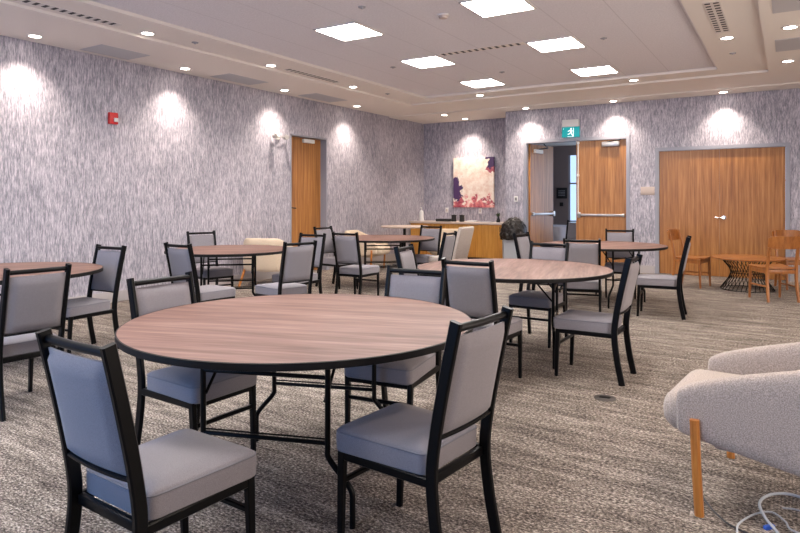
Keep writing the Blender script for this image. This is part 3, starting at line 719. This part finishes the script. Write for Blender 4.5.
# ------------------------------------------------------------------ oak chairs and wire table on the right
def make_oak(label, loc, rz, group):
    t = thing('wooden_chair', label, 'chair', loc, rz, group)
    b = bmesh.new(); n_ = 9; T, Bt = [], []
    for lst, dz in ((T, 0), (Bt, -.022)):
        for j in range(n_):
            row = []
            for i in range(n_):
                u = -1+2*i/(n_-1); v = -1+2*j/(n_-1)
                row.append(b.verts.new((u*(.215+.02*v)*(1-.06*v*v), v*.215*(1-.05*u*u), .45+.018*(u*u)*.6-.012*(1-v*v)+dz)))
            lst.append(row)
    for lst in (T, Bt):
        for j in range(n_-1):
            for i in range(n_-1): b.faces.new((lst[j][i], lst[j][i+1], lst[j+1][i+1], lst[j+1][i]))
    def bd(l): return l[0]+[r[-1] for r in l[1:]]+l[-1][-2::-1]+[r[0] for r in l[-2:0:-1]]
    f1, b1 = bd(T), bd(Bt)
    for i in range(len(f1)): b.faces.new((f1[i], f1[(i+1) % len(f1)], b1[(i+1) % len(f1)], b1[i]))
    obj('seat', b, 'chair_oak', t)
    for s in (-1, 1):
        obj('back_post', sweep(bmesh.new(), smoothpath([(s*.195, -.235, 0), (s*.19, -.20, .25), (s*.188, -.195, .44), (s*.185, -.23, .66), (s*.18, -.28, .86)], 4), lambda u: rect(.030+.006*math.sin(u*PI), .032+.01*math.sin(u*PI), .007)), 'chair_oak', t)
        obj('front_leg', sweep(bmesh.new(), [(s*.205, .20, 0), (s*.20, .18, .43)], lambda u: rect(.026+.012*u, .026+.012*u, .007)), 'chair_oak', t)
    b = bmesh.new()
    for s in (-1, 1): sweep(b, [(s*.198, .18, .395), (s*.19, -.19, .395)], rect(.018, .05, .003))
    box(b, (0, .182, .395), (.37, .018, .05), 0, .003); box(b, (0, -.195, .395), (.36, .018, .05), 0, .003); obj('apron', b, 'chair_oak', t)
    for s in (-1, 1): obj('stretcher', sweep(bmesh.new(), [(s*.202, .19, .20), (s*.192, -.20, .20)], rect(.014, .022, .003)), 'chair_oak', t)
    # curved backrest panel with rounded ends
    b = bmesh.new(); nu = 17; F, B = [], []
    for lst, sg in ((F, 1), (B, -1)):
        for j in range(7):
            row = []
            for i in range(nu):
                u = -1+2*i/(nu-1); v = -1+2*j/6; hh = .085*(1-.30*abs(u)**5)
                z = .785+v*hh; y = -.272-.05*(1-u*u)*1.0-.016*v+.03*0
                row.append(b.verts.new((u*.225, y+sg*.009, z)))
            lst.append(row)
    for lst in (F, B):
        for j in range(6):
            for i in range(nu-1): b.faces.new((lst[j][i], lst[j][i+1], lst[j+1][i+1], lst[j+1][i]))
    f1, b1 = bd(F), bd(B)
    for i in range(len(f1)): b.faces.new((f1[i], f1[(i+1) % len(f1)], b1[(i+1) % len(f1)], b1[i]))
    obj('backrest', b, 'chair_oak', t)
    return t
wc = make_oak('orange wooden chair facing right in front of the closed double doors', (-1.27, 10.62, 0), -PI/2-.24, 'orange wooden chairs')
dup(wc, (-.17, 9.72, 0), .54, 'orange wooden chair with its curved back to the viewer at the right edge')
dup(wc, (.10, 11.15, 0), -2.75, 'orange wooden chair mostly hidden behind the other at the right edge')
t = thing('coffee_table', 'low round wood topped table with black hourglass wire base', 'table', (-.52, 10.64, 0))
obj('tabletop', lathe(bmesh.new(), [(0, .455), (.46, .455), (.48, .465), (.48, .475), (.475, .48), (0, .48)], 64), 'chair_oak', t)
for k in range(36):
    a = 2*PI*k/36; da = .55
    p = [(.36*math.cos(a), .36*math.sin(a), .008), (.22*math.cos(a+da*.5), .22*math.sin(a+da*.5), .25), (.34*math.cos(a+da), .34*math.sin(a+da), .452)]
    obj('wire', sweep(bmesh.new(), smoothpath(p, 4), .005), 'black_metal', t)
for r, z in ((.36, .006), (.22, .25), (.34, .449)):
    obj('ring', sweep(bmesh.new(), [(r*math.cos(2*PI*i/40), r*math.sin(2*PI*i/40), z) for i in range(40)], .006, up=Vector((0, 0, 1)), closed=True), 'black_metal', t)

# ------------------------------------------------------------------ floor disc and cables
t = thing('floor_box', 'dark round floor outlet cover set in the carpet', 'floor outlet', (-1.045, 4.28, 0))
obj('cover', lathe(bmesh.new(), [(0, .006), (.065, .006), (.07, .004), (.072, 0), (0, 0)], 40), 'floor_box', t)
obj('flap', bx(-.035, .035, -.02, .02, .006, .009, .002), 'edge_black', t)
def cable(pts, r, m, lb, name='cable'):
    return tag(obj(name, sweep(bmesh.new(), smoothpath(pts, 8), r, up=Vector((0, 0, 1))), m), lb, 'cable')
cable([(-.34, 3.12, .006), (-.30, 3.02, .006), (-.25, 2.93, .006), (-.19, 2.86, .006), (-.08, 2.82, .006), (.1, 2.80, .006), (.3, 2.84, .006)], .004, 'cable_black', 'thin black cable trailing on the carpet below the armchair')
cable([(-.17, 2.78, .014), (-.17, 2.88, .014), (-.12, 3.02, .006), (-.06, 3.08, .006), (-.01, 3.02, .006), (.02, 2.95, .006), (.16, 2.93, .006)], .004, 'cable_white', 'thin grey cable curling beside the black one on the carpet')
cable([(-.0, 2.70, .018), (-.03, 2.86, .018), (-.08, 2.99, .016), (-.105, 3.12, .016), (-.07, 3.23, .016), (.0, 3.285, .016), (.08, 3.27, .012), (.2, 3.2, .008)], .006, 'cable_white', 'thick pale cable arching in a loop at the lower right corner')
cable([(-.02, 3.15, .005), (.04, 3.16, .005), (.14, 3.10, .005), (.3, 3.12, .005)], .0035, 'cable_white', 'thin pale cable running off the right edge')
t = thing('cable_plug', 'small blue plug among the cables at the lower right', 'plug', (-.065, 2.93, .0), .9)
obj('plug_body', bx(-.025, .025, -.009, .009, 0, .016, .004), 'cable_blue', t); obj('plug_tip', bx(.025, .04, -.006, .006, .003, .013, .002), 'chrome', t)

# ------------------------------------------------------------------ things in the far room
t = thing('banquet_table', 'table under a pale cloth beyond the open door', 'table', (-4.75, 14.1, 0))
obj('tabletop', lathe(bmesh.new(), [(0, .72), (.6, .72), (.6, .745), (0, .745)], 48), 'light_top', t)
obj('pedestal', lathe(bmesh.new(), [(0, 0), (.25, 0), (.04, .03), (.04, .72), (0, .72)], 20), 'dark', t)
b = bmesh.new(); r0 = [];
for z, rr, am in ((.748, 0.0, 0), (.748, .60, 0), (.73, .615, .004), (.5, .63, .02), (.18, .645, .035)):
    if rr == 0: c0 = b.verts.new((0, 0, z)); continue
    ring_ = [b.verts.new(((rr+am*math.sin(14*2*PI*i/96))*math.cos(2*PI*i/96), (rr+am*math.sin(14*2*PI*i/96))*math.sin(2*PI*i/96), z)) for i in range(96)]
    if not r0:
        for i in range(96): b.faces.new((c0, ring_[i], ring_[(i+1) % 96]))
    else:
        for i in range(96): b.faces.new((r0[i], r0[(i+1) % 96], ring_[(i+1) % 96], ring_[i]))
    r0 = ring_
tag(obj('tablecloth', b, 'cloth_white'), 'pale cloth draped over the table beyond the open door', 'tablecloth').location = (-4.75, 14.1, 0)
dup(ch0, (-4.02, 13.35, 0), .75, 'chair beyond the open door, standing by the cloth covered table', 'chairs in the far room')
for x, y, lb in ((-4.95, 13.85, 'short drinking glass on the cloth beyond the open door'), (-4.6, 13.9, 'taller drinking glass on the cloth beyond the open door')):
    tag(obj('glass', lathe(bmesh.new(), [(0, 0), (.035, 0), (.04, .14), (.036, .14), (.032, .01), (0, .01)], 20), 'white_plastic'), lb, 'glass').location = (x, y, .749)
t = thing('wall_frame', 'dark framed notice on the wall beyond the open door', 'picture frame', (-5.0, 15.99, 1.52))
obj('frame', bx(-.14, .14, -.03, 0, -.14, .14, .004), 'dark', t); b = bmesh.new()
for z in (-.06, -.02, .02, .06): bx(-.09, .09, -.033, -.03, z-.008, z+.008, bm=b)
obj('print_lines', b, 'grille_paint', t, False)
tag(obj('wall_box', bx(-5.05, -4.96, 15.95, 15.995, 1.18, 1.28, .004), 'dark'), 'small dark box on the wall below the framed notice', 'wall fitting')
